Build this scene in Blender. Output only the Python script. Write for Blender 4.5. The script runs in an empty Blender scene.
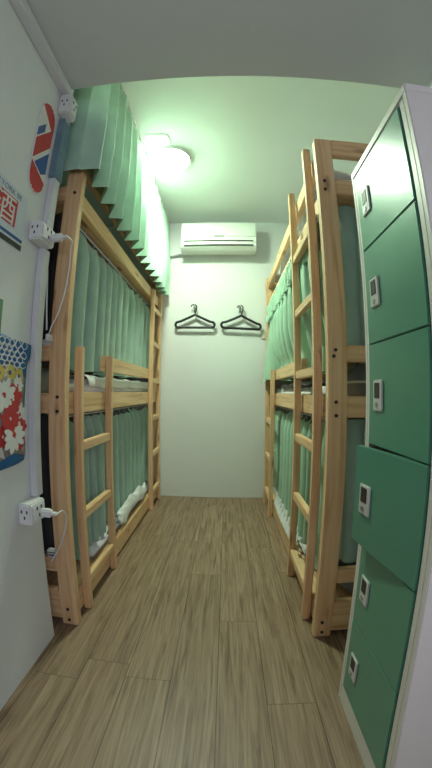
import bpy, bmesh, math, random
from mathutils import Vector, Matrix
S = bpy.context.scene
rnd = random.Random(11)
R = math.radians

# ------------------------------------------------------------------ camera (wide action-camera lens), world, exposure
def cam_matrix(yaw, pitch, roll, loc):
    B = Matrix(((1,0,0),(0,0,1),(0,1,0)))
    M = Matrix.Rotation(yaw,3,'Z') @ Matrix.Rotation(pitch,3,'X') @ B @ Matrix.Rotation(roll,3,'Z')
    M = Matrix([list(r) for r in M])
    for i in range(3): M[i][2] *= -1
    m = M.to_4x4(); m.translation = Vector(loc)
    return m
def rot_manual(yaw, pitch, roll):
    cy,sy=math.cos(yaw),math.sin(yaw); cp,sp=math.cos(pitch),math.sin(pitch); cr,sr=math.cos(roll),math.sin(roll)
    B=Matrix(((1,0,0),(0,0,1),(0,1,0)))
    Rr=Matrix(((cr,-sr,0),(sr,cr,0),(0,0,1))); Rp=Matrix(((1,0,0),(0,cp,-sp),(0,sp,cp))); Ry=Matrix(((cy,-sy,0),(sy,cy,0),(0,0,1)))
    M=Ry@Rp@B@Rr
    for i in range(3): M[i][2]*=-1
    return M
cd = bpy.data.cameras.new('camera'); cam = bpy.data.objects.new('camera', cd); S.collection.objects.link(cam)
m4 = rot_manual(0.03224169, 0.02543936, 0.00905027).to_4x4(); m4.translation = Vector((0,0,1.15))
cam.matrix_world = m4
cd.type = 'PANO'
cd.sensor_fit = 'AUTO'; cd.sensor_width = 76.8; cd.sensor_height = 43.2
cd.panorama_type = 'FISHEYE_LENS_POLYNOMIAL'
cd.fisheye_fov = math.pi
F = 30.89742
cd.fisheye_polynomial_k0 = 0
cd.fisheye_polynomial_k1 = -1/F
cd.fisheye_polynomial_k2 = 0
cd.fisheye_polynomial_k3 = 0.0992743/F**3
cd.fisheye_polynomial_k4 = 0
cd.clip_start = 0.02
S.camera = cam
w = bpy.data.worlds.new('world'); S.world = w; w.use_nodes = True
w.node_tree.nodes['Background'].inputs[0].default_value = (0.6,0.65,0.7,1)
w.node_tree.nodes['Background'].inputs[1].default_value = 0.02
S.view_settings.view_transform = 'Standard'; S.view_settings.look = 'None'
S.view_settings.gamma = 1; S.view_settings.use_curve_mapping = False
S.view_settings.exposure = 0.83
LAMP_STRENGTH = 140.0; LAMP_COL = (0.82,1.0,0.76)
# added fill light, unseen, standing in for cool hall light behind the camera
al = bpy.data.lights.new('hall_fill','AREA'); al.shape='RECTANGLE'; al.size=1.3; al.size_y=.9; al.energy=9.5; al.color=(0.79,0.82,1.0)
alo = bpy.data.objects.new('hall_fill', al); S.collection.objects.link(alo)
alo.location=(.72,-.95,1.35); alo.rotation_euler=(Vector((-.75,.7,.75))-Vector((.72,-.95,1.35))).to_track_quat('-Z','Y').to_euler()

# ------------------------------------------------------------------ materials
def newmat(name):
    m = bpy.data.materials.new(name); m.use_nodes = True
    nt = m.node_tree; bs = nt.nodes['Principled BSDF']
    return m, nt, bs
def N(nt, t, **kw):
    n = nt.nodes.new(t)
    for k,v in kw.items(): setattr(n,k,v)
    return n
def ramp(nt, stops):
    r = N(nt,'ShaderNodeValToRGB'); e = r.color_ramp.elements
    while len(e) < len(stops): e.new(0.5)
    for i,(p,c) in enumerate(stops):
        e[i].position=p; e[i].color=(*c,1)
    return r
def plain(name, col, rough=.5, var=.05, scale=6, metal=0, bump=0, bscale=80, spec=.5):
    m, nt, bs = newmat(name)
    tc=N(nt,'ShaderNodeTexCoord'); no=N(nt,'ShaderNodeTexNoise'); no.inputs['Scale'].default_value=scale; no.inputs['Detail'].default_value=4
    nt.links.new(tc.outputs['Object'], no.inputs['Vector'])
    c1=tuple(max(0,c*(1-var)) for c in col); c2=tuple(min(1,c*(1+var)) for c in col)
    r=ramp(nt,[(.3,c1),(.7,c2)]); nt.links.new(no.outputs['Fac'], r.inputs['Fac'])
    nt.links.new(r.outputs['Color'], bs.inputs['Base Color'])
    bs.inputs['Roughness'].default_value=rough; bs.inputs['Metallic'].default_value=metal
    bs.inputs['Specular IOR Level'].default_value=spec
    if bump:
        n2=N(nt,'ShaderNodeTexNoise'); n2.inputs['Scale'].default_value=bscale; n2.inputs['Detail'].default_value=5
        nt.links.new(tc.outputs['Object'], n2.inputs['Vector'])
        b=N(nt,'ShaderNodeBump'); b.inputs['Strength'].default_value=bump; b.inputs['Distance'].default_value=.01
        nt.links.new(n2.outputs['Fac'], b.inputs['Height']); nt.links.new(b.outputs['Normal'], bs.inputs['Normal'])
    return m
def wood(name, light, mid, dark):
    m, nt, bs = newmat(name); L=nt.links.new
    uv=N(nt,'ShaderNodeUVMap'); uv.uv_map='UVMap'
    mp=N(nt,'ShaderNodeMapping'); mp.inputs['Scale'].default_value=(1.3,26,1); L(uv.outputs[0], mp.inputs[0])
    no=N(nt,'ShaderNodeTexNoise'); no.inputs['Scale'].default_value=1.6; no.inputs['Detail'].default_value=6; no.inputs['Distortion'].default_value=.6
    L(mp.outputs[0], no.inputs['Vector'])
    r=ramp(nt,[(.28,dark),(.48,mid),(.72,light)]); L(no.outputs['Fac'], r.inputs['Fac'])
    mp2=N(nt,'ShaderNodeMapping'); mp2.inputs['Scale'].default_value=(3.1,11,1); L(uv.outputs[0], mp2.inputs[0])
    vo=N(nt,'ShaderNodeTexVoronoi'); vo.inputs['Scale'].default_value=1.0; L(mp2.outputs[0], vo.inputs['Vector'])
    kr=ramp(nt,[(.07,(1,1,1)),(.22,(0,0,0))]); L(vo.outputs['Distance'], kr.inputs['Fac'])
    n3=N(nt,'ShaderNodeTexNoise'); n3.inputs['Scale'].default_value=.9; L(mp2.outputs[0], n3.inputs['Vector'])
    k2=N(nt,'ShaderNodeMath',operation='GREATER_THAN'); k2.inputs[1].default_value=.47; L(n3.outputs['Fac'],k2.inputs[0])
    k3=N(nt,'ShaderNodeMath',operation='MULTIPLY'); L(kr.outputs['Color'],k3.inputs[0]); L(k2.outputs[0],k3.inputs[1])
    k4=N(nt,'ShaderNodeMath',operation='MULTIPLY'); k4.inputs[1].default_value=.75; L(k3.outputs[0],k4.inputs[0])
    mx=N(nt,'ShaderNodeMix',data_type='RGBA'); L(k4.outputs[0],mx.inputs['Factor']); L(r.outputs['Color'],mx.inputs['A'])
    mx.inputs['B'].default_value=(.22,.09,.035,1)
    L(mx.outputs['Result'], bs.inputs['Base Color']); bs.inputs['Roughness'].default_value=.5
    b=N(nt,'ShaderNodeBump'); b.inputs['Strength'].default_value=.12; b.inputs['Distance'].default_value=.004
    L(no.outputs['Fac'],b.inputs['Height']); L(b.outputs['Normal'],bs.inputs['Normal'])
    return m
def cloth(name, col, trans=.3, var=.08):
    m, nt, bs = newmat(name); L=nt.links.new
    uv=N(nt,'ShaderNodeTexCoord'); no=N(nt,'ShaderNodeTexNoise'); no.inputs['Scale'].default_value=7
    L(uv.outputs['Object'],no.inputs['Vector'])
    r=ramp(nt,[(.3,tuple(c*(1-var) for c in col)),(.7,tuple(min(1,c*(1+var)) for c in col))]); L(no.outputs['Fac'],r.inputs['Fac'])
    L(r.outputs['Color'],bs.inputs['Base Color']); bs.inputs['Roughness'].default_value=.75
    bs.inputs['Sheen Weight'].default_value=.15
    if trans:
        t=N(nt,'ShaderNodeBsdfTranslucent'); L(r.outputs['Color'],t.inputs['Color'])
        mx=N(nt,'ShaderNodeMixShader'); mx.inputs[0].default_value=trans
        L(bs.outputs[0],mx.inputs[1]); L(t.outputs[0],mx.inputs[2])
        L(mx.outputs[0], nt.nodes['Material Output'].inputs['Surface'])
    wv=N(nt,'ShaderNodeTexNoise'); wv.inputs['Scale'].default_value=260; L(uv.outputs['Object'],wv.inputs['Vector'])
    b=N(nt,'ShaderNodeBump'); b.inputs['Strength'].default_value=.08; b.inputs['Distance'].default_value=.003
    L(wv.outputs['Fac'],b.inputs['Height']); L(b.outputs['Normal'],bs.inputs['Normal'])
    return m
def floor_mat():
    m, nt, bs = newmat('vinyl_planks'); L=nt.links.new
    tc=N(nt,'ShaderNodeTexCoord'); sp=N(nt,'ShaderNodeSeparateXYZ'); L(tc.outputs['Object'],sp.inputs[0])
    def M(op,a,b=None,c=None):
        n=N(nt,'ShaderNodeMath',operation=op)
        for i,v in enumerate((a,b,c)):
            if v is None: continue
            if isinstance(v,(int,float)): n.inputs[i].default_value=v
            else: L(v,n.inputs[i])
        return n.outputs[0]
    W_=.1845; LN=1.25
    px=M('DIVIDE',M('ADD',sp.outputs['X'],.570+40*W_),W_); ix=M('FLOOR',px); fx=M('SUBTRACT',px,ix)
    wn=N(nt,'ShaderNodeTexWhiteNoise',noise_dimensions='1D'); L(ix,wn.inputs['W'])
    py=M('DIVIDE',M('ADD',M('ADD',sp.outputs['Y'],20.0),M('MULTIPLY',wn.outputs['Value'],LN)),LN); iy=M('FLOOR',py); fy=M('SUBTRACT',py,iy)
    cm=N(nt,'ShaderNodeCombineXYZ'); L(ix,cm.inputs[0]); L(iy,cm.inputs[1])
    w2=N(nt,'ShaderNodeTexWhiteNoise',noise_dimensions='2D'); L(cm.outputs[0],w2.inputs['Vector'])
    # grain
    off=N(nt,'ShaderNodeVectorMath',operation='MULTIPLY_ADD'); L(w2.outputs['Color'],off.inputs[0]); off.inputs[1].default_value=(9,9,9); L(tc.outputs['Object'],off.inputs[2])
    mp=N(nt,'ShaderNodeMapping'); mp.inputs['Scale'].default_value=(38,2.2,1); L(off.outputs[0],mp.inputs[0])
    n1=N(nt,'ShaderNodeTexNoise'); n1.inputs['Scale'].default_value=1.5; n1.inputs['Detail'].default_value=8; n1.inputs['Roughness'].default_value=.62; n1.inputs['Distortion'].default_value=.8
    L(mp.outputs[0],n1.inputs['Vector'])
    r=ramp(nt,[(.24,(.095,.056,.036)),(.41,(.215,.14,.089)),(.54,(.285,.194,.126)),(.74,(.36,.26,.175))]); L(n1.outputs['Fac'],r.inputs['Fac'])
    mp3=N(nt,'ShaderNodeMapping'); mp3.inputs['Scale'].default_value=(20,1.5,1); L(off.outputs[0],mp3.inputs[0])
    n3=N(nt,'ShaderNodeTexNoise'); n3.inputs['Scale'].default_value=1.9; n3.inputs['Detail'].default_value=3; L(mp3.outputs[0],n3.inputs['Vector'])
    dk=ramp(nt,[(.60,(0,0,0)),(.72,(1,1,1))]); L(n3.outputs['Fac'],dk.inputs['Fac'])
    mx=N(nt,'ShaderNodeMix',data_type='RGBA'); L(M('MULTIPLY',dk.outputs['Color'],.7),mx.inputs['Factor']); L(r.outputs['Color'],mx.inputs['A']); mx.inputs['B'].default_value=(.13,.08,.04,1)
    # per-plank value
    hs=N(nt,'ShaderNodeHueSaturation'); L(mx.outputs['Result'],hs.inputs['Color']); L(M('ADD',M('MULTIPLY',w2.outputs['Value'],.14),.93),hs.inputs['Value'])
    ex=M('MINIMUM',fx,M('SUBTRACT',1,fx)); ey=M('MINIMUM',fy,M('SUBTRACT',1,fy))
    # every second long joint is a printed, softer one
    gx=M('MULTIPLY',M('LESS_THAN',ex,.009),M('ADD',M('MULTIPLY',n3.outputs['Fac'],1.7),.25)); gy=M('MULTIPLY',M('LESS_THAN',ey,.0016),.6)
    g=M('MAXIMUM',gx,gy)
    m2=N(nt,'ShaderNodeMix',data_type='RGBA'); L(M('MULTIPLY',g,.75),m2.inputs['Factor']); L(hs.outputs['Color'],m2.inputs['A']); m2.inputs['B'].default_value=(.06,.04,.025,1)
    L(m2.outputs['Result'],bs.inputs['Base Color']); bs.inputs['Roughness'].default_value=.42; bs.inputs['Specular IOR Level'].default_value=.35
    b=N(nt,'ShaderNodeBump'); b.inputs['Strength'].default_value=.15; b.inputs['Distance'].default_value=.003
    L(n1.outputs['Fac'],b.inputs['Height']); L(b.outputs['Normal'],bs.inputs['Normal'])
    return m
def glow(name,col,st):
    m,nt,bs=newmat(name); bs.inputs['Base Color'].default_value=(.9,.9,.9,1)
    bs.inputs['Emission Color'].default_value=(*col,1); bs.inputs['Emission Strength'].default_value=st
    return m
M_ = dict(
 wall=plain('wall_paint',(.72,.73,.725),.65,.02,2,bump=.05,bscale=60,spec=.2),
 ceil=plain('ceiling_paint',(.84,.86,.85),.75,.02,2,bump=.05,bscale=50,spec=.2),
 ceil2=plain('shaded_ceiling_paint',(.60,.61,.615),.75,.02,2,bump=.05,bscale=50,spec=.2),  # near ceiling: its shade is painted in as a greyer ceiling colour
 floor=floor_mat(),
 pine=wood('pine_wood',(.84,.60,.36),(.76,.485,.265),(.58,.33,.16)),
 mint=cloth('mint_curtain_cloth',(.40,.61,.46),.08),
 mint2=cloth('sage_curtain_cloth',(.37,.53,.44),.05),
 teal=cloth('grey_green_curtain_cloth',(.36,.52,.48),.07),
 white_sheet=cloth('white_sheet_cloth',(.80,.80,.80),.1,.03),
 grey_cloth=cloth('grey_blanket_cloth',(.20,.21,.24),0,.15),
 dgrey_cloth=cloth('dark_grey_pillow_cloth',(.13,.135,.15),0,.15),
 piping=cloth('pale_piping_cloth',(.55,.55,.52),0,.05),
 white_plastic=plain('white_plastic',(.74,.74,.74),.35,.02,4),
 trunk=plain('white_trunking_plastic',(.66,.66,.68),.45,.03,4),
 ac=plain('air_conditioner_plastic',(.74,.77,.72),.4,.02,3),
 slot=plain('dark_slot',(.03,.03,.03),.6,.1),
 greym=plain('grey_mark',(.22,.24,.23),.6,.1),
 locker=plain('off_white_enamel',(.70,.66,.62),.4,.02,3,bump=.02,bscale=200),
 green=plain('green_enamel',(.10,.28,.195),.30,.05,2,bump=.02,bscale=220),
 inside=plain('reflected_green_enamel',(.09,.22,.12),.5,.05,2),  # green reflection inside the compartments, put into the shelf colour
 plate=plain('pale_grey_lock_plastic',(.60,.60,.57),.4,.03,4),
 recess=plain('dark_recess_plastic',(.045,.03,.03),.5,.1),
 steel=plain('brushed_steel',(.45,.45,.45),.35,.05,20,metal=.9),
 black=plain('black_plastic',(.012,.012,.014),.4,.1),
 bolt=plain('dark_bolt_metal',(.05,.04,.035),.45,.1,metal=.6),
 red=plain('red_print',(.50,.035,.04),.55,.08),
 blue=plain('blue_print',(.03,.09,.30),.55,.08),
 bluegrey=plain('blue_grey_film',(.16,.25,.32),.3,.15,14),
 paper=plain('pale_poster_paper',(.60,.64,.70),.6,.02),
 inkblue=plain('blue_grey_ink',(.20,.26,.36),.6,.05),
 white_print=plain('white_print',(.72,.72,.70),.55,.02),
 yellow=plain('yellow_print',(.55,.45,.10),.6,.15,30),
 purple=plain('purple_print',(.12,.06,.30),.6,.1),
 netblue=plain('net_blue_print',(.02,.13,.30),.6,.15,12),
 greyprint=plain('grey_brown_print',(.30,.27,.24),.6,.2,25),
 greenprint=plain('green_print',(.12,.28,.14),.6,.1),
 lampglow=glow('lamp_glow',LAMP_COL,LAMP_STRENGTH),
 switch=plain('beige_switch_plastic',(.60,.58,.48),.4,.02),
)

# ------------------------------------------------------------------ builders
def sm(t): t=max(0,min(1,t)); return t*t*(3-2*t)
def tri(t): return 2/math.pi*math.asin(math.sin(2*math.pi*t)*.985)
class B:
    def __init__(s): s.bm=bmesh.new()
    def box(s,x0,x1,y0,y1,z0,z1,bev=.003,mat=None):
        x0,x1=sorted((x0,x1)); y0,y1=sorted((y0,y1)); z0,z1=sorted((z0,z1))
        r=bmesh.ops.create_cube(s.bm,size=1)
        vs=r['verts']
        for v in vs: v.co=Vector(((x0+x1)/2+v.co.x*(x1-x0),(y0+y1)/2+v.co.y*(y1-y0),(z0+z1)/2+v.co.z*(z1-z0)))
        if mat is not None:
            for v in vs: v.co=mat@v.co
        if bev:
            es=list({e for v in vs for e in v.link_edges})
            bmesh.ops.bevel(s.bm,geom=es,offset=min(bev,.45*min(x1-x0,y1-y0,z1-z0)),segments=2,affect='EDGES')
        return s
    def cyl(s,a,b,r,seg=16,r2=None,cap=True):
        a=Vector(a); b=Vector(b); d=b-a
        q=d.to_track_quat('Z','Y').to_matrix().to_4x4(); q.translation=(a+b)/2
        bmesh.ops.create_cone(s.bm,cap_ends=cap,segments=seg,radius1=r,radius2=r if r2 is None else r2,depth=d.length,matrix=q)
        return s
    def ball(s,c,rad,sx=1,sy=1,sz=1,seg=20):
        m=Matrix.Translation(Vector(c))@Matrix.Diagonal((sx,sy,sz,1))
        bmesh.ops.create_uvsphere(s.bm,u_segments=seg,v_segments=seg//2,radius=rad,matrix=m); return s
    def tube(s,pts,r,seg=8,close=False):
        P=[Vector(p) for p in pts]; n=len(P); rings=[]; up=None
        for i,p in enumerate(P):
            if close: t=(P[(i+1)%n]-P[i-1]).normalized()
            else: t=(P[min(i+1,n-1)]-P[max(i-1,0)]).normalized()
            if up is None:
                up=Vector((0,0,1)) if abs(t.z)<.9 else Vector((0,1,0))
            u=(up-t*up.dot(t)).normalized(); v=t.cross(u); up=u
            rings.append([s.bm.verts.new(p+u*r*math.cos(2*math.pi*k/seg)+v*r*math.sin(2*math.pi*k/seg)) for k in range(seg)])
        for i in range(n if close else n-1):
            a=rings[i]; b=rings[(i+1)%n]
            for k in range(seg): s.bm.faces.new((a[k],a[(k+1)%seg],b[(k+1)%seg],b[k]))
        if not close:
            s.bm.faces.new(rings[0][::-1]); s.bm.faces.new(rings[-1])
        return s
    def grid(s,fn,nu,nv):
        V=[[s.bm.verts.new(Vector(fn(i/nu,j/nv))) for j in range(nv+1)] for i in range(nu+1)]
        for i in range(nu):
            for j in range(nv): s.bm.faces.new((V[i][j],V[i+1][j],V[i+1][j+1],V[i][j+1]))
        return s
    def prism(s,pts,vec):
        """closed outline pts (3-D, planar) extruded by vec"""
        vec=Vector(vec); a=[s.bm.verts.new(Vector(p)) for p in pts]; b=[s.bm.verts.new(Vector(p)+vec) for p in pts]
        s.bm.faces.new(a[::-1]); s.bm.faces.new(b); n=len(a)
        for i in range(n): s.bm.faces.new((a[i],a[(i+1)%n],b[(i+1)%n],b[i]))
        return s
def smooth_pts(pts,k=6):
    P=[Vector(p) for p in pts]; out=[]
    for i in range(len(P)-1):
        p0=P[max(i-1,0)];p1=P[i];p2=P[i+1];p3=P[min(i+2,len(P)-1)]
        for j in range(k):
            t=j/k
            out.append(.5*((2*p1)+(-p0+p2)*t+(2*p0-5*p1+4*p2-p3)*t*t+(-p0+3*p1-3*p2+p3)*t**3))
    out.append(P[-1]); return out
def world_loc(o):
    v=Vector((0,0,0))
    while o is not None: v+=o.location; o=o.parent
    return v
def build(name,b,mat,root=None,origin=None,smooth=False,solid=0,uvwood=False,subsurf=0):
    bm=b.bm
    bmesh.ops.recalc_face_normals(bm,faces=bm.faces)
    off=world_loc(root) if root is not None else Vector((0,0,0))
    if origin is not None: loc=Vector(origin)-off
    else: loc=Vector((0,0,0))
    base=off+loc
    for v in bm.verts: v.co-=base
    if uvwood:
        lo=[min(v.co[i] for v in bm.verts) for i in range(3)]; hi=[max(v.co[i] for v in bm.verts) for i in range(3)]
        ax=sorted(range(3),key=lambda i:-(hi[i]-lo[i])); lx=ax[0]
        ou=rnd.random()*20; ov=rnd.random()*20
        uv=bm.loops.layers.uv.new('UVMap')
        for f in bm.faces:
            n=f.normal; k=max([a for a in range(3) if a!=lx],key=lambda a:abs(n[a]))
            other=[a for a in range(3) if a not in (lx,k)][0]
            for l in f.loops: l[uv].uv=(l.vert.co[lx]+ou, l.vert.co[other]+ov+k*.37)
    me=bpy.data.meshes.new(name); bm.to_mesh(me); bm.free()
    if smooth:
        for p in me.polygons: p.use_smooth=True
    me.materials.append(mat)
    o=bpy.data.objects.new(name,me); S.collection.objects.link(o); o.location=loc
    if root is not None: o.parent=root
    if solid:
        md=o.modifiers.new('solid','SOLIDIFY'); md.thickness=solid; md.offset=0
    if subsurf:
        md=o.modifiers.new('sub','SUBSURF'); md.levels=subsurf; md.render_levels=subsurf
    return o
def tag(o,label,cat,group=None):
    o['label']=label; o['category']=cat
    if group: o['group']=group
    return o
def thing(name,loc,label,cat,group=None):
    o=bpy.data.objects.new(name,None); S.collection.objects.link(o); o.location=loc; o.empty_display_size=.1
    return tag(o,label,cat,group)
def struct(name,b,mat):
    o=build(name,b,mat); o['kind']='structure'; return o
def plank(name,root,x0,x1,y0,y1,z0,z1,bev=.004):
    cx,cy,cz=(x0+x1)/2,(y0+y1)/2,(z0+z1)/2
    return build(name,B().box(x0,x1,y0,y1,z0,z1,bev),M_['pine'],root,origin=(cx,cy,cz),uvwood=True)

# ------------------------------------------------------------------ room shell
YB=3.29; YO=1.088; ZC=3.10; ZN=2.59; XL=-.782; XR=.95
struct('floor',B().box(-1.9,1.6,-1.5,3.45,-.1,0,0),M_['floor'])
struct('ceiling',B().box(-1.9,1.6,YO,3.45,ZC,ZC+.1,0),M_['ceil'])
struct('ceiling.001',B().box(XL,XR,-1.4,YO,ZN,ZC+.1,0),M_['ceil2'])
struct('wall_back',B().box(-1.9,1.6,YB,YB+.1,0,ZC,0),M_['wall'])
struct('wall_left',B().box(XL-.1,XL,-1.4,1.165,0,ZC,0),M_['wall'])
struct('wall_left.001',B().box(-1.9,-1.72,1.165,YB,0,ZC,0),M_['wall'])
struct('wall_left.002',B().box(-1.9,XL-.1,1.065,1.165,0,ZC,0),M_['wall'])
struct('wall_right',B().box(XR,XR+.1,-1.4,1.14,0,ZC,0),M_['wall'])
struct('wall_right.001',B().box(1.44,1.6,1.14,YB,0,ZC,0),M_['wall'])
struct('wall_right.002',B().box(XR+.1,1.6,1.04,1.14,0,ZC,0),M_['wall'])
struct('wall_front',B().box(XL-.1,XR+.1,-1.5,-1.4,0,ZN,0),M_['wall'])

# ------------------------------------------------------------------ bunk beds
W=.95
def bed(s,xa,label,low_first):
    X=lambda d: xa+s*d
    root=thing('bunk_bed',(X(W/2),2.25,0),label,'bunk bed','three-tier pine bunk beds')
    def P(name,d0,d1,y0,y1,z0,z1): return plank(name,root,X(d0),X(d1),y0,y1,z0,z1)
    posts=[]
    pd0=0 if s<0 else .006
    for (d0,d1) in ((pd0,pd0+.082),(W-.082,W)):
        for (y0,y1) in ((1.25,1.295),(3.215,3.26)):
            posts.append(P('post',d0,d1,y0,y1,0,2.385))
    ends=[(.03,.19),(.29,.36),(1.045,1.135),(1.28,1.35),(2.065,2.147),(2.29,2.385)]
    for z0,z1 in ends: P('end_rail',pd0+.0825,W-.0825,1.2505,1.285,z0,z1)
    for z0,z1 in ends: P('end_rail',pd0+.0825,W-.0825,3.225,3.2595,z0,z1)
    for dd in ((.027,.06),(W-.06,W-.027)):
        for z0,z1 in ((.02,.145),(1.036,1.14),(2.05,2.145)): P('side_rail',dd[0]+(.018 if s>0 and z0>2 and dd[0]<.1 else 0),dd[1]+(.012 if s>0 and z0>2 and dd[0]<.1 else 0),1.2955,3.2145,z0,z1)
    for z0,z1 in ((.105,.12),(1.085,1.10),(2.075,2.09)): P('bed_base',.061,W-.061,1.297,3.213,z0,z1)
    P('guard_rail',.027,.06,1.2955,3.2145,2.265,2.36)
    if low_first: P('guard_rail',.026,.06,1.77,2.86,1.268,1.36)
    else: P('guard_rail',.026,.06,1.795,2.775,1.262,1.352)
    P('guard_rail',W-.06,W-.027,1.2955,3.2145,2.265,2.36)
    P('guard_rail',W-.06,W-.027,1.2955,3.2145,1.268,1.36)
    so=-.012 if s<0 else -.020
    def ladder(y1,y2,ztop,rz,th=.036,dw=.037):
        for y in (y1,y2): P('ladder_stile',so,so+.038,y,y+th,0,ztop)
        for z in rz: P('ladder_rung',so+.004,so+.036,y1+th+.0005,y2-.0005,z-.023,z+.023)
    tall=[.17,.54,.89,1.25,1.61,1.95]; low=[.165,.525,.875]
    if low_first: ladder(1.385,1.785,1.362,low); ladder(2.84,3.17,2.135,tall)
    else: ladder(1.375,1.775,2.43,tall); ladder(2.745,3.10,1.352,low)
    return root,posts
bedL,postL=bed(-1,-.70,'pine three-tier bunk bed left of the aisle, short ladder nearest the door',True)
bedR,postR=bed(1,.42,'pine three-tier bunk bed right of the aisle, full-height ladder behind the green locker',False)
def bolts(post,pts):
    for x,z in pts:
        build('bolt',B().cyl((x,1.2515,z),(x,1.2455,z),.0075,12),M_['bolt'],post,origin=(x,1.25,z))
bolts(postL[0],[(-.735,1.119),(-.735,1.056),(-.745,.09),(-.742,.03),(-.73,2.10)])
bolts(postR[0],[(.457,1.111),(.458,1.055),(.456,1.328),(.448,1.302),(.455,2.13),(.455,2.083),(.46,.085),(.463,.03)])

# ------------------------------------------------------------------ mattresses and bedding
def rounded(x0,x1,y0,y1,z0,z1,b=.03): return B().box(x0,x1,y0,y1,z0,z1,b)
def mattress(x0,x1,z0,z1,label,ya=1.33):
    x0,x1=sorted((x0,x1))
    o=build('mattress',rounded(x0,x1,ya,3.2,z0,z1,.03),M_['white_sheet'],origin=((x0+x1)/2,2.25,z0),smooth=True)
    return tag(o,label,'mattress','white mattresses on the bunks')
mattress(-.775,-1.58,.121,.20,'white mattress on the lowest tier of the left bunk bed',1.62)
mattress(-.775,-1.58,1.101,1.215,'white mattress on the middle tier of the left bunk bed, above the low ladder',1.62)
mattress(.495,1.30,.121,.19,'white mattress on the lowest tier of the right bunk bed',1.62)
mattress(.495,1.30,1.101,1.185,'white mattress on the middle tier of the right bunk bed',1.62)
mattress(.495,1.30,2.091,2.235,'white mattress on the top tier of the right bunk bed, near the ceiling')

def lump(name,fn,nu,nv,mat,label,cat,origin,solid=.012,group=None):
    o=build(name,B().grid(fn,nu,nv),mat,origin=origin,smooth=True,solid=solid,subsurf=1)
    return tag(o,label,cat,group)
def nz(u,v,k=0):
    return math.sin(9.1*u+3.3*v+k)*.5+math.sin(17.3*u-11.7*v+1.7*k)*.3+math.sin(31*u+23*v+.6*k)*.2
# white sheet spilling over the low rail of the left bed
def f_sheet(u,v):
    y=2.06+u*.74+.02*nz(v,u,2)
    a=v
    x=-.768+.033*min(1,a/.72)
    z=.222+.05*math.sin(min(1,a*1.1+.2)*math.pi)*(1+.5*nz(u*2,v,1))+.018*nz(u*2.2,v*1.2,4)
    if a>.72: z-=.05*(a-.72)/.28*(0.8+.35*math.sin(11*u)); x=min(x,-.735)
    z+=.03*math.sin(u*3.1)
    return (x,y,max(z,.155 if x>-.77 else .205))
lump('crumpled_sheet',f_sheet,30,16,M_['white_sheet'],'crumpled white sheet spilling over the low left bed rail','sheet',(-.83,2.4,.2),.01)
def f_blk(u,v):
    y=1.86+u*.19; x=-.768+.033*v
    z=.215+.05*math.sin(v*2.6)*math.sin(u*math.pi)**.5+.02*nz(u*1.5,v,3)
    return (x,y,max(z,.155 if x>-.77 else .205))
lump('folded_blanket',f_blk,14,14,M_['grey_cloth'],'small grey bunched blanket beside the crumpled white sheet, low left bunk','blanket',(-.83,1.98,.2),.014)
# white sheet lying on the edge of the middle-left mattress
def f_top(u,v):
    y=1.64+u*1.54; x=-1.2+.432*min(1,v*1.1)
    z=1.236+.010*nz(u*3,v*2,1)-(.07*max(0,(v-.84)/.16)**2)
    return (x,y,z)
lump('bed_sheet',f_top,50,12,M_['white_sheet'],'rumpled white bed sheet on the middle tier of the left bunk bed','sheet',(-.98,2.25,1.22),.008)
# pillow on the left middle tier seen through the gap by the wall
def pillow(name,cx,cy,cz,lx,ly,lz,mat,label,pip=None):
    b=B()
    for sgn in (1,-1):
        def f(u,v,sgn=sgn):
            a=2*u-1; c=2*v-1
            h=max(0,(1-a**4)*(1-c**4))**.5
            return (cx+a*lx/2*(1-.05*c*c),cy+c*ly/2*(1-.05*a*a),cz+sgn*h*lz/2)
        b.grid(f,14,14)
    bmesh.ops.remove_doubles(b.bm,verts=b.bm.verts,dist=.0005)
    o=build(name,b,mat,origin=(cx,cy,cz-lz/2),smooth=True,subsurf=1)
    tag(o,label,'pillow')
    if pip:
        pts=[]
        for k in range(48):
            t=2*math.pi*k/48; c_,s_=math.cos(t),math.sin(t)
            q=max(abs(c_),abs(s_)); a=c_/q; c=s_/q
            pts.append((cx+a*lx/2*(1-.05*c*c),cy+c*ly/2*(1-.05*a*a),cz))
        build('piping',B().tube(pts,.006,6,True),M_['piping'],o,smooth=True)
    return o
pillow('pillow',-1.14,1.465,1.192,.50,.28,.18,M_['grey_cloth'],'grey pillow on the left middle bunk, seen beside the near post')
pillow('pillow',.85,1.475,1.200,.54,.26,.198,M_['dgrey_cloth'],'dark grey pillow with pale piping on the right middle bunk',True)
pillow('pillow',.83,1.455,.195,.50,.26,.14,M_['grey_cloth'],'grey pillow on the lowest right bunk beside the locker')
def f_gb(u,v):
    y=1.85+u*.9; x=.485+.36*v
    z=1.20+.02*nz(u*2,v,5)+.02*math.sin(v*3)
    return (x,y,z)
lump('grey_blanket',f_gb,26,10,M_['grey_cloth'],'flat grey blanket on the white mattress of the right middle bunk','blanket',(.66,2.3,1.19),.015)
# white frilled hem of the sheet under the low right curtain
def f_hem(u,v):
    y=1.84+u*.86
    wv=tri(u*9.5)
    x=.464-.020*v+.008*wv*(1-v)-.012*math.sin(math.pi*u)*v
    z=.225+.045*wv*(1-v)-.070*v
    return (x,y,z)
lump('hanging_sheet',f_hem,110,8,M_['white_sheet'],'white frilled sheet edge showing above the low right bed rail','sheet',(.44,2.3,.2),.006)
# white bedding on the top right bunk
def f_tb(u,v):
    y=1.40+u*1.78; x=.49+.5*v
    z=2.25+.085*abs(math.sin(u*7+1))*(1-v*.7)+.02*nz(u*3,v,2)
    return (x,y,z)
lump('bed_cover',f_tb,44,10,M_['white_sheet'],'bunched white bedding on the top right bunk behind the guard rail','bedding',(.74,2.3,2.24),.015)

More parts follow.
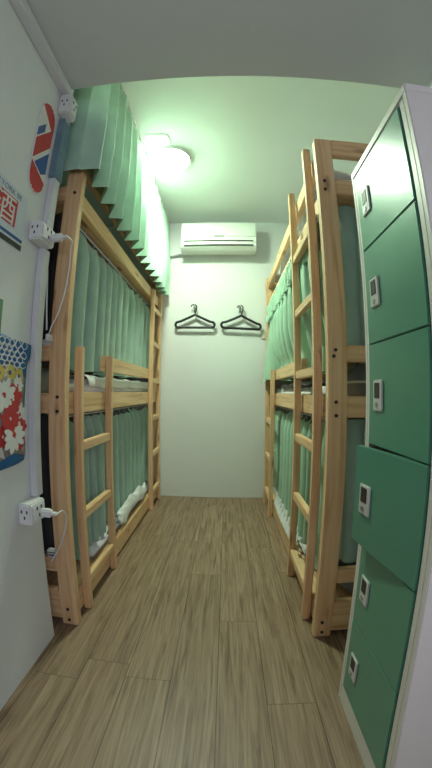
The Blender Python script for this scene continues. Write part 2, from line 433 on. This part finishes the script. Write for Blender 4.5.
# ------------------------------------------------------------------ curtains
GREEN='curtains on the bunk beds'
def curtain(name_label,mat,path,ztop,zbot,wl,amp,side,hooks=12,rod=None,flare=None,seed=0,nv=26,heading=None,zvar=.012,cat='curtain',sharp=.5,nper=16,name=None,scallop=0):
    """path: (axis 'y' or 'x', const, a, b); side = direction of the fold outward"""
    ax,c,a,b=path; Lh=abs(b-a); nf=Lh/wl; nu=int(nf*nper)
    rr=random.Random(seed); ph=[rr.random()*6 for _ in range(6)]
    mid=((c,(a+b)/2,zbot) if ax=='y' else ((a+b)/2,c,zbot))
    root=thing('bunk_curtain',mid,name_label,cat,GREEN)
    def f(u,v):
        s=a+(b-a)*u
        z=ztop+(zbot+zvar*math.sin(u*nf*2.1+ph[0])+zvar*math.sin(u*5+ph[1])-ztop)*v
        t=u*nf+.22*math.sin(u*nf*.9+ph[2])+.10*math.sin(u*nf*2.3+ph[3])*v+.06*math.sin(3*v+ph[4])
        w_=(1-sharp)*math.sin(2*math.pi*t)+sharp*tri(t)
        if v<.16 and heading is None:
            k=v/.16; A=amp*(.45+.55*k); 
        else: A=amp*(1+.12*math.sin(u*9+ph[5]))
        if heading and v<heading[0]:
            k=v/heading[0]; A=amp*.8; w_=.45*w_+.55*math.sin(2*math.pi*t*2.7+3*math.sin(7*k+u*23))*(1-.9*abs(k-.45)); 
        if heading and abs(v-heading[0])<.02: A*=.55
        o=side*A*w_
        sx=s-.085*wl*math.sin(4*math.pi*t)*min(1,v*4)
        if scallop and v<.16: z-=scallop*(1-v/.16)*math.sin(math.pi*hooks*u)**2
        p=(c+o,sx,z) if ax=='y' else (sx,c+o,z)
        if flare: p=flare(p,u,v)
        return p
    build('curtain_panel',B().grid(f,nu,nv),mat,root,smooth=True)
    if name=='ruffled':
        def rf(u,v):
            y=a+(b-a)*u; q=y*2*math.pi
            wv=math.sin(q/.062+1.3*math.sin(y*9))
            z=2.035-.145*v-.014*v*math.sin(q/.062+1.0+1.3*math.sin(y*9))+.006*math.sin(y*23)
            x=.4485-.012*sm((y-1.82)/.05)-(.0075+.013*sm((y-1.82)/.05))*wv*(.35+.65*abs(math.sin(v*3.0+1.2*math.sin(y*31))))-.002*v
            return (x,y,z)
        build('ruffle',B().grid(rf,520,12),M_['mint'],root,smooth=True,solid=.0015)
    if rod:
        r0=(c,a,ztop+.012) if ax=='y' else (a,c,ztop+.012); r1=(c,b,ztop+.012) if ax=='y' else (b,c,ztop+.012)
        build('curtain_rod',B().cyl(r0,r1,.006,10),M_['white_plastic'],root,smooth=True)
    first=None
    for i in range(hooks):
        s=a+(b-a)*(i+.5)/hooks
        p=(c,s,ztop+.004) if ax=='y' else (s,c,ztop+.004)
        if first is None:
            pts=[(0,0,.016),(.004*side,0,.020),(.009*side,0,.014),(.009*side,0,-.012),(.004*side,0,-.02),(.001*side,0,-.012)]
            first=build('curtain_hook',B().tube([tuple(Vector(q)+Vector(p)) for q in pts],.0022,6),M_['white_plastic'],root,origin=p)
        else:
            o=first.copy(); S.collection.objects.link(o); o.parent=root; o.location=Vector(p)-root.location
    return root
# left bed: middle and low tier
curtain('grey-green curtain closing the middle tier of the left bunk bed',M_['mint2'],('y',-.822,1.385,3.20),2.043,1.268,.135,.048,1,hooks=14,rod=True,seed=3,sharp=.5,scallop=.03)
curtain('grey-green curtain closing the lowest tier of the left bunk bed',M_['mint2'],('y',-.825,1.385,3.20),1.0,.225,.125,.046,1,hooks=15,rod=True,seed=5,scallop=.035)
# right bed: middle tier (ruffled head, far end flaring into the aisle) and low tier
def flare(p,u,v):
    x,y,z=p
    c=.478; k=.42+.58*sm((v-.18)/.15)
    if y>2.80: k*=1-.82*sm((y-2.80)/.12)
    x=c+(x-c)*k*(1+.5*sm((y-1.82)/.05)*sm((v-.25)/.2)*(1-.6*sm((v-.6)/.3)))
    if y>2.80: f=sm((y-2.80)/.12)
    else: f=0
    inner=-.026*(1-sm((v-.2)/.25))+.040*sm((v-.5)/.42)
    outer=-.022-.078*max(0,(v-.15)/.85)
    x=x+inner*(1-f)+outer*f
    if y<1.84: x=max(x,.4425)
    low=sm((1.54-z)/.16)
    if y<2.80: x=max(x,.40+.088*low)          # passes behind the guard rail
    elif y>3.02: x=min(x,.50-.108*low)        # hangs outside the short ladder's far stile
    return (x, y, z)
curtain('bright mint curtain with a ruffled head on the right middle bunk, far end flaring out',M_['mint'],('y',.478,1.385,3.19),2.03,1.262,.165,.040,-1,hooks=0,rod=True,flare=flare,seed=8,nv=34,name='ruffled',sharp=.6)
curtain('green curtain closing the lowest tier of the right bunk bed',M_['mint'],('y',.520,1.385,3.20),1.0,.222,.125,.042,-1,hooks=15,rod=True,seed=9,scallop=.035)
curtain('grey-green curtain across the near end of the right middle bunk, beside the locker',M_['teal'],('x',1.345,.52,1.28),2.06,1.345,.15,.030,-1,hooks=0,seed=12)
curtain('grey-green curtain across the near end of the lowest right bunk, beside the locker',M_['teal'],('x',1.345,.52,1.28),1.03,.352,.16,.030,-1,hooks=0,seed=14)

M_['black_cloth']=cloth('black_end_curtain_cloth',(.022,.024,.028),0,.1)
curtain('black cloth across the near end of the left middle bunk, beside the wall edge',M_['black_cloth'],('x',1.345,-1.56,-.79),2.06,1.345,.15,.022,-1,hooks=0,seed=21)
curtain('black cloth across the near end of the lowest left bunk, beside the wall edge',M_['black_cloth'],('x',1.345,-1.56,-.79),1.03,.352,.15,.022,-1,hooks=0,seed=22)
# ceiling curtain over the left bed: deep pleats, wraps round the near end
def ceil_curtain():
    mc=cloth('ceiling_curtain_cloth',(.42,.62,.49),.03)
    root=thing('ceiling_curtain',(-.66,2.2,2.1),'long mint curtain hung from the ceiling above the left bunk bed','curtain')
    xc=-.669; y0=1.205; y1=3.24; xe=-1.0
    r_=.03
    Ltot=(xc-.026-xe)+(y1-y0); LE=xc-.026-xe
    wl=.140
    rr=random.Random(4)
    def f(u,v):
        s=u*Ltot
        z=3.07+(2.185-3.07)*v
        t=(s-LE)/wl+.0+.12*(math.sin(s*3.1)-math.sin(LE*3.1))
        ft=t-math.floor(t)
        # saw-tooth: long flat panel facing the door, short return
        k=.52
        w_=(ft/k) if ft<k else (1-(ft-k)/(1-k))
        w_=w_*w_*(3-2*w_)*.25+w_*.75
        grow=.30+.70*min(1,v*1.5)**.8
        A=.092*grow*(1+.1*math.sin(s*7))
        o=A*(w_-.33)
        z+=.012*math.sin(s*5.3)*v
        if s<LE:
            q=min(1,(LE-s)/.10)
            return (xe+s, y0-o*.5*q*0-.004, z)
        return (xc+o+.006*math.sin(4*v+s*9)*v, y0+(s-LE)-.058*w_*v, z)
    build('curtain_panel',B().grid(f,420,20),mc,root,smooth=True)
    build('curtain_track',B().box(xc-.012,xc+.012,y0,y1,3.078,3.0995,.002),M_['white_plastic'],root)
    first=None
    for i in range(18):
        p=(xc,y0+.06+(y1-y0-.1)*i/17,3.068)
        if first is None:
            first=build('curtain_hook',B().tube([(p[0],p[1],p[2]+.014),(p[0]+.012,p[1],p[2]+.006),(p[0]+.014,p[1],p[2]-.018),(p[0]+.004,p[1],p[2]-.028)],.003,6),M_['white_plastic'],root,origin=p)
        else:
            o=first.copy(); S.collection.objects.link(o); o.parent=root; o.location=Vector(p)-root.location
ceil_curtain()

# ------------------------------------------------------------------ locker
def locker():
    x0,x1=.443,.90; y0,y1=.566,.938; H=1.922; t=.016
    root=thing('locker',((x0+x1)/2,(y0+y1)/2,0),'tall off-white steel locker with six green doors, right foreground','locker')
    b=B()
    b.box(x0,x1,y0,y0+t,0,H,.002); b.box(x0,x1,y1-t,y1,0,H,.002)
    b.box(x1-t,x1,y0+t,y1-t,0,H,0); b.box(x0,x1,y0+t,y1-t,0,.084,.002)
    build('body',b,M_['locker'],root)
    build('top_panel',B().box(x0-.001,x1+.001,y0-.001,y1+.001,H-.030,H,.004),M_['locker'],root)
    # front stiles beside the doors
    build('front_frame',B().box(x0,x0+.02,y0+t,y0+.034,.08,H-.036,.001).box(x0,x0+.02,y1-.030,y1-t,.08,H-.036,.001),M_['locker'],root)
    dz=[.086+.3025*i for i in range(7)]
    for i in range(1,6):
        build('shelf',B().box(x0+.02,x1-t,y0+t,y1-t,dz[i]-.006,dz[i]+.006,0),M_['inside'],root)
    ya,yb=y0+.036,y1-.032
    for i in range(6):
        z0,z1=dz[i]+.0015,dz[i+1]-.0015
        if i==5: z1=H-.040
        piv=Vector((x0,ya,z0))
        b=B().box(x0-.004,x0+.014,ya+.0015,yb-.0015,z0,z1,.0025)
        d=build('door',b,M_['green'],root,origin=piv)
        yc=.842; zc=(dz[i]+dz[i+1])/2-.002
        hp=B().box(x0-.010,x0-.003,yc-.027,yc+.027,zc-.045,zc+.045,.003)
        h=build('handle',hp,M_['plate'],d,origin=(x0-.006,yc,zc))
        # dark cup and keyhole on the plate
        build('finger_recess',B().box(x0-.0115,x0-.0095,yc-.014,yc+.016,zc-.008,zc+.036,.0008),M_['recess'],d,origin=(x0-.01,yc,zc+.012))
        build('keyhole',B().cyl((x0-.0125,yc+.004,zc-.027),(x0-.0095,yc+.004,zc-.027),.008,14),M_['steel'],d,origin=(x0-.011,yc,zc-.027))
        if i==2:
            d.rotation_euler=(0,0,R(7.5)); d['label']='green door standing slightly ajar'
locker()

# ------------------------------------------------------------------ back wall: air conditioner, hooks, hangers, switch
def ac():
    x0,x1=-.49,.318; z0,z1=2.655,2.985; yf=3.075
    root=thing('air_conditioner',((x0+x1)/2,YB,z0),'white split air conditioner high on the back wall','air conditioner')
    prof=[(YB-.001,z0+.02),(YB-.001,z1),(yf+.03,z1),(yf+.004,z1-.018),(yf,z1-.05),(yf,z0+.085),(yf+.012,z0+.03),(yf+.05,z0+.004),(yf+.10,z0)]
    b=B(); b.prism([(x0,y,z) for y,z in prof],(x1-x0,0,0))
    body=build('body',b,M_['ac'],root)
    md=body.modifiers.new('bev','BEVEL'); md.width=.008; md.segments=2; md.limit_method='ANGLE'
    build('front_panel',B().box(x0+.012,x1-.012,yf-.006,yf+.004,z0+.145,z1-.035,.004),M_['ac'],root)
    build('louver',B().box(x0+.045,x1-.045,yf-.005,yf+.004,2.708,2.738,.003),M_['ac'],root)
    build('air_slot',B().box(x0+.035,x1-.035,yf-.003,yf+.002,2.742,2.757,0),M_['slot'],root)
    build('air_slot',B().box(x0+.035,x1-.035,yf-.003,yf+.002,2.694,2.704,0),M_['slot'],root)
    lb=B(); xx=-.135
    for k in range(7):
        lb.box(xx,xx+.009,yf-.0075,yf-.0055,2.795,2.812,0); 
        if k%2==0: lb.box(xx,xx+.013,yf-.0075,yf-.0055,2.808,2.812,0)
        else: lb.box(xx,xx+.013,yf-.0075,yf-.0055,2.795,2.799,0)
        xx+=.0155
    build('maker_mark',lb,M_['greym'],root)
    pb=B()
    for k in range(5): pb.box(x0+.05+k*.014,x0+.05+k*.014+.009,yf-.0075,yf-.0055,2.825,2.833,0)
    build('small_print',pb,plain('faint_print',(.45,.48,.46),.6),root)
    build('drain_pipe',B().tube(smooth_pts([(x0+.03,3.24,2.69),(x0-.05,3.25,2.685),(-.62,3.26,2.672),(-.80,3.26,2.66)],5),.016,10),M_['white_plastic'],root,smooth=True)
ac()
def hook(x,z,label):
    root=thing('wall_hook',(x,YB,z),label,'hook','hooks on the back wall')
    build('back_plate',B().box(x-.014,x+.014,YB-.008,YB-.0005,z-.045,z+.045,.003),M_['steel'],root)
    build('peg',B().tube(smooth_pts([(x,YB-.006,z+.012),(x,YB-.03,z+.004),(x,YB-.05,z-.012),(x,YB-.058,z+.012),(x,YB-.055,z+.03)],5),.0065,8).tube(smooth_pts([(x,YB-.006,z-.01),(x,YB-.022,z-.03),(x,YB-.038,z-.034),(x,YB-.042,z-.012)],5),.006,8),M_['steel'],root,smooth=True)
def hanger(x,zt,tilt,label):
    """x,zt: shoulder apex"""
    y=3.243
    o=thing('clothes_hanger',(x,y,zt),label,'hanger','black hangers on the back wall')
    T=Matrix.Rotation(tilt,3,'Y')
    def tr(p): return tuple(T@Vector(p)+Vector((x,y,zt)))
    hw=.212; r=.0135
    pts=[]
    pts+= [(0,0,.004),(.05,0,-.022),(.11,0,-.050),(.165,0,-.074)]
    for k in range(9):
        a=R(62-k*152/8); pts.append((hw-.034+.031*math.cos(a),0,-.107+.031*math.sin(a)))
    right=smooth_pts(pts,3)
    left=[Vector((-p.x,p.y,p.z)) for p in right][::-1]
    loop=right+[Vector((.06,0,-.138)),Vector((-.06,0,-.138))]+left[:-1]
    build('frame',B().tube([tr(p) for p in loop],r,10,True),M_['black'],o,smooth=True)
    hk=[(0,0,0),(0,0,.03)]
    for k in range(10):
        a=R(-60+k*26); hk.append((-.022+.030*math.cos(a),0,.085+.030*math.sin(a)))
    build('hook',B().tube([tr(p) for p in smooth_pts([(0,0,.0),(.004,0,.03),(.012,0,.055)]+[(-.016+.031*math.cos(R(-20+k*24)),0,.086+.031*math.sin(R(-20+k*24))) for k in range(9)],3)],.0062,8),M_['black'],o,smooth=True)
hook(-.346,2.062,'metal coat hook with pegs on the back wall, the left of the two'); hook(.146,2.050,'metal coat hook with pegs on the back wall, the right of the two')
hanger(-.335,1.972,R(0.5),'black tubular clothes hanger on the left wall hook')
hanger(.160,1.962,R(2.5),'black tubular clothes hanger on the right wall hook, slightly tilted')
sw=thing('wall_switch',(.405,YB,1.765),'small beige switch plate on the back wall beside the right bunk','switch')
build('plate',B().box(.372,.438,YB-.012,YB-.0005,1.72,1.808,.004),M_['switch'],sw)
build('rocker',B().box(.390,.420,YB-.016,YB-.011,1.74,1.79,.003),M_['switch'],sw)

# ------------------------------------------------------------------ ceiling lamp
def lamp():
    c=(-.452,2.215,ZC)
    root=thing('ceiling_lamp',c,'round glowing white lamp flat under the ceiling near the long curtain','lamp')
    build('base',B().cyl((c[0],c[1],ZC-.030),(c[0],c[1],ZC-.0005),.150,48),M_['white_plastic'],root)
    b=B()
    def f(u,v):
        a=2*math.pi*u; q=v*math.pi/2
        return (c[0]+.135*math.cos(q)*math.cos(a),c[1]+.135*math.cos(q)*math.sin(a),ZC-.0302-.018*math.sin(q))
    b.grid(f,40,12); bmesh.ops.remove_doubles(b.bm,verts=b.bm.verts,dist=.0003)
    build('lamp_shade',b,M_['lampglow'],root,smooth=True)
lamp()
tag(build('ceiling_cable',B().tube(smooth_pts([(-.62,1.935,ZC-.004),(-.55,1.935,ZC-.004),(-.46,1.945,ZC-.004),(-.44,2.0,ZC-.004),(-.445,2.045,ZC-.004)],5),.0035,8),M_['trunk'],origin=(-.55,1.94,ZC)),'thin white cable cover on the ceiling leading to the lamp','cable')

# ------------------------------------------------------------------ left wall: trunking, sockets, poster, barber pole, fabric
tr_=thing('cable_trunking',(XL,1.12,.73),'white plastic cable trunking up the left wall and along its ceiling corner','trunking')
yt0,yt1=1.10,1.148; xt=XL+.030
for z0,z1 in ((.7165,1.7395),(1.8205,2.4245)):
    build('trunking_run',B().box(XL+.0005,xt,yt0,yt1,z0,z1,.004),M_['trunk'],tr_)
build('trunking_run',B().box(XL+.0005,XL+.042,-.9,1.10,ZN-.048,ZN-.0005,.004),M_['trunk'],tr_)
build('film_wrap',B().box(XL+.001,xt+.004,yt0-.012,yt1+.006,2.08,2.41,.003),M_['bluegrey'],tr_)['label']='blue-grey film wrapped round the trunking'
def outlet(y0,y1,z0,z1,dep,label,name='socket_box',rot=0):
    root=thing(name,(XL,(y0+y1)/2,z0),label,'socket','white socket boxes on the left wall')
    build('box',B().box(XL+.0005,XL+dep,y0,y1,z0,z1,.006),M_['white_plastic'],root)
    xf=XL+dep; yc=(y0+y1)/2; zc=(z0+z1)/2
    build('socket_face',B().box(xf-.001,xf+.004,y0+.012,y1-.012,z0+.012,z1-.012,.003),M_['white_plastic'],root)
    b=B()
    for dy,dzz in ((-.014,.018),(.014,.018),(0,-.012)): b.box(xf+.003,xf+.0048,yc+dy-.004,yc+dy+.004,zc+dzz-.007,zc+dzz+.007,0)
    build('pin_slot',b,M_['slot'],root)
    b=B(); xm=XL+dep/2
    for dx,dzz in ((-.012,.012),(.012,.012),(0,-.012)): b.box(xm+dx-.003,xm+dx+.003,y0-.0012,y0+.001,zc+dzz-.006,zc+dzz+.006,0)
    build('side_slot',b,M_['slot'],root)
    if rot:
        root.rotation_euler=(R(rot),0,0)
    return root
outlet(1.01,1.112,.632,.716,.060,'white double socket box low on the left wall, charger plugged in')
outlet(1.018,1.128,1.740,1.820,.058,'white socket box at mid height on the left wall below the barber pole')
outlet(1.066,1.140,2.425,2.5415,.058,'white socket box high on the left wall beside the ceiling curtain')
def charger(y,z,x0,label,cabpts,cat='charger'):
    root=thing('phone_charger',(x0,y,z),label,cat,'white chargers in the left wall sockets')
    build('plug',B().box(x0,x0+.048,y-.014,y+.014,z-.016,z+.016,.006),M_['white_plastic'],root)
    build('connector',B().box(x0+.048,x0+.072,y-.009,y+.009,z-.006,z+.006,.003),M_['white_plastic'],root)
    build('cable',B().tube(smooth_pts(cabpts,8),.0032,8),M_['white_plastic'],root,smooth=True)
charger(1.072,.668,XL+.0652,'white charger plugged into the low left socket box, cable looping down',
  [(-.646,1.072,.668),(-.655,1.13,.658),(-.67,1.185,.61),(-.690,1.20,.54),(-.722,1.205,.463),(-.752,1.205,.409),(-.778,1.205,.371)])
charger(1.098,1.775,XL+.0632,'white charger plugged into the mid-height left socket box, long cable hanging',
  [(-.648,1.098,1.775),(-.65,1.14,1.775),(-.675,1.18,1.760),(-.683,1.2,1.718),(-.686,1.2,1.648),(-.697,1.2,1.558),(-.719,1.2,1.48),(-.75,1.205,1.424),(-.766,1.215,1.394)])
c2=tag(build('hanging_cable',B().tube(smooth_pts([(-.775,1.158,1.73),(-.772,1.172,1.66),(-.765,1.176,1.53),(-.760,1.18,1.44),(-.764,1.19,1.405)],8),.0035,8),M_['white_plastic'],origin=(-.77,1.17,1.5),smooth=True),'straight white cable hanging behind the trunking below the mid-height socket','cable')
ad=thing('power_adapter',(-.80,1.262,1.3505),'small white adapter lying on the left bed end rail','adapter')
build('case',B().box(-.826,-.776,1.253,1.282,1.3505,1.378,.005),M_['white_plastic'],ad)
build('plug_head',B().box(-.777,-.762,1.20,1.245,1.362,1.392,.004).box(-.79,-.765,1.225,1.256,1.364,1.376,.003),M_['white_plastic'],ad)
ad2=thing('power_adapter',(-.80,1.27,.3605),'white striped adapter on the lower left end rail behind the looping cable','adapter')
build('case',B().box(-.83,-.776,1.253,1.283,.3605,.40,.005),M_['white_plastic'],ad2)
build('stripe',B().box(-.826,-.780,1.2515,1.254,.372,.378,0).box(-.826,-.780,1.2515,1.254,.386,.390,0),M_['slot'],ad2)

xw=XL+.0005
# poster
def text_mesh(name,body,size,mat,root,y,z,x,extr=.0006,sx=1):
    cu=bpy.data.curves.new(name,'FONT'); cu.body=body; cu.size=size; cu.extrude=extr; cu.align_x='LEFT'
    to=bpy.data.objects.new('tmp',cu); S.collection.objects.link(to)
    bpy.context.view_layer.update()
    dg=bpy.context.evaluated_depsgraph_get()
    me=bpy.data.meshes.new_from_object(to.evaluated_get(dg)); bpy.data.objects.remove(to)
    me.transform(Matrix(((0,0,1,0),(sx,0,0,0),(0,1,0,0),(0,0,0,1))))   # text runs along +Y, faces +X
    me.materials.clear(); me.materials.append(mat)
    o=bpy.data.objects.new(name,me); S.collection.objects.link(o); o.parent=root; o.location=Vector((x,y,z))-world_loc(root)
    return o
po=thing('poster',(XL,.78,1.67),'pale poster with a red block and blue-black foot on the left wall','poster')
build('sheet',B().box(xw,XL+.004,.56,.982,1.672,1.895,0),M_['paper'],po)
build('blue_band',B().box(XL+.0035,XL+.0052,.56,.982,1.702,1.714,0),M_['blue'],po)
build('black_band',B().box(XL+.0035,XL+.0052,.56,.982,1.672,1.692,0),M_['black'],po)
build('red_block',B().box(XL+.0035,XL+.0052,.80,.928,1.742,1.850,0),M_['red'],po)
text_mesh('white_character','\u9152',.118,M_['white_print'],po,.806,1.752,XL+.0058)
text_mesh('lettering','U YORK BE',.030,M_['inkblue'],po,.795,1.862,XL+.0048)
text_mesh('red_lettering','\u533a',.022,M_['red'],po,.828,1.717,XL+.0048)
# small green framed card at the picture's left edge
tag(build('small_card',B().box(xw,XL+.006,.74,.918,1.338,1.462,.001),M_['greenprint'],origin=(XL,.83,1.338)),'small green card on the left wall above the flowered cloth','card')
# barber pole sign
def barber():
    yc=1.008; hw=.052; zb,zt=1.945,2.405
    def outl(z): # half width with rounded ends
        e=.075
        if z<zb+e: q=(zb+e-z)/e; return hw*math.sqrt(max(0,1-q*q))
        if z>zt-e: q=(z-(zt-e))/e; return hw*math.sqrt(max(0,1-q*q))
        return hw
    root=thing('barber_pole_sign',(XL,yc,zb),'striped red, white and blue barber pole sign high on the left wall','sign')
    n=48; zs=[zb+(zt-zb)*i/n for i in range(n+1)]
    L=[(xw,yc-outl(z),z) for z in zs]; Rr=[(xw,yc+outl(z),z) for z in zs[::-1]]
    pts=L+Rr[1:-1]
    build('board',B().prism(pts,(.006,0,0)),M_['white_print'],root)
    xf=XL+.0065
    def stripe(name,mat,fn0,fn1):
        b=B(); m=16
        vs=[]
        for j in range(m+1):
            y=yc-hw+.001+(2*hw-.002)*j/m
            lim=[z for z in zs if outl(z)>=abs(y-yc)-1e-6]
            if not lim: continue
            a=max(fn0(y-yc),lim[0]); c=min(fn1(y-yc),lim[-1])
            if c>a: vs.append((y,a,c))
        for k in range(len(vs)-1):
            y0,a0,c0=vs[k]; y1,a1,c1=vs[k+1]
            q=[b.bm.verts.new((xf,*p)) for p in ((y0,a0),(y1,a1),(y1,c1),(y0,c0))]
            q2=[b.bm.verts.new((xf+.0015,*p)) for p in ((y0,a0),(y1,a1),(y1,c1),(y0,c0))]
            b.bm.faces.new(q2); b.bm.faces.new(q[::-1])
            for i in range(4): b.bm.faces.new((q[i],q[(i+1)%4],q2[(i+1)%4],q2[i]))
        build(name,b,mat,root)
    sl=1.25
    stripe('red_cap',M_['red'],lambda t:2.325-.9*t,lambda t:zt)
    stripe('blue_stripe',M_['blue'],lambda t:2.255+sl*t,lambda t:2.30+sl*t if t<-.005 else 2.25)
    stripe('red_stripe',M_['red'],lambda t:2.145+sl*t,lambda t:2.245+sl*t)
    stripe('blue_stripe',M_['blue'],lambda t:max(2.030+sl*.6*t,2.055-.5*t),lambda t:2.115+sl*t)
    stripe('red_cap',M_['red'],lambda t:zb,lambda t:2.045-.5*t)
barber()
# flowered cloth
def flowered():
    y0,y1,z0,z1=.60,1.068,.893,1.335
    root=thing('flowered_cloth',(XL,.85,z0),'blue cloth printed with white net and red flowers on the left wall','cloth')
    def fx(y,z): return XL+.010+.006*math.sin(y*31+z*9)
    def edge(z): return y1+.018*sm((z-1.25)/.05)-.02*sm((.93-z)/.05)
    def f(u,v):
        z=z0+(z1-z0)*v-.03*(1-v)*(1-u)*0; y=y0+(edge(z)-y0)*u
        return (fx(y,z),y,z+.018*math.sin(u*3.1)*(1 if v>.5 else -1)*abs(2*v-1)-.012)
    build('cloth_panel',B().grid(f,30,30),M_['netblue'],root,smooth=True,solid=.004)
    def g(u,v):
        z=z0+.012+.30*v; y=y0+.005+(y1-y0-.012)*u
        return (fx(y,z)+.003,y,z+.010*math.sin(u*17))
    build('grey_ground',B().grid(g,20,12),M_['greyprint'],root,smooth=True,solid=.001)
    rr=random.Random(3)
    b=B()
    for i in range(11):
        for j in range(6):
            cy=.70+.033*i+(.016 if j%2 else 0); cz=1.222+.019*j
            if cy>1.048: continue
            pts=[(fx(cy,cz)+.0035,cy+.016*math.cos(a)*(1+.15*math.sin(3*a+i)),cz+.0135*math.sin(a)*(1+.2*math.sin(2*a+j))) for a in [2*math.pi*k/10 for k in range(10)]]
            b.tube(pts,.0018+.0008*rr.random(),5,True)
    build('net_print',b,M_['white_print'],root)
    def flower(cy,cz,r,n,mat,cm,wd=.30,cr=.22):
        b=B(); a0=rr.random()*6
        for k in range(n):
            a=a0+2*math.pi*k/n+.2*rr.random(); rl=r*(.85+.3*rr.random())
            d=Vector((0,math.cos(a),math.sin(a))); e=Vector((0,-math.sin(a),math.cos(a)))
            c=Vector((fx(cy,cz)+.0045+.001*rr.random(),cy,cz))
            pts=[c+d*rl*q+e*rl*wd*w__ for q,w__ in ((.08,0),(.3,.7),(.6,1),(.85,.75),(1,0),(.85,-.75),(.6,-1),(.3,-.7))]
            b.prism(pts,(.0014,0,0))
        fo=build('flower',b,mat,root)
        build('flower_centre',B().ball((fx(cy,cz)+.006,cy,cz),r*cr,.10,1,1,10),cm,fo,smooth=True)
    for cy,cz,r in ((.90,1.205,.032),(.965,1.210,.030),(1.025,1.200,.030),(.84,1.20,.030)): flower(cy,cz,r,9,M_['yellow'],M_['purple'],.42,.36)
    for cy,cz,r in ((.93,1.13,.060),(1.02,1.165,.036),(.90,1.03,.055),(.985,.985,.065),(1.03,1.055,.045),(.91,.95,.05)): flower(cy,cz,r,11,M_['white_print'],M_['red'],.20,.2)
    for cy,cz,r in ((.985,1.115,.052),(.90,1.09,.042),(.965,1.045,.048),(1.035,1.01,.036),(.93,.985,.040),(1.02,.955,.034)): flower(cy,cz,r,9,M_['red'],M_['white_print'],.30,.16)
flowered()
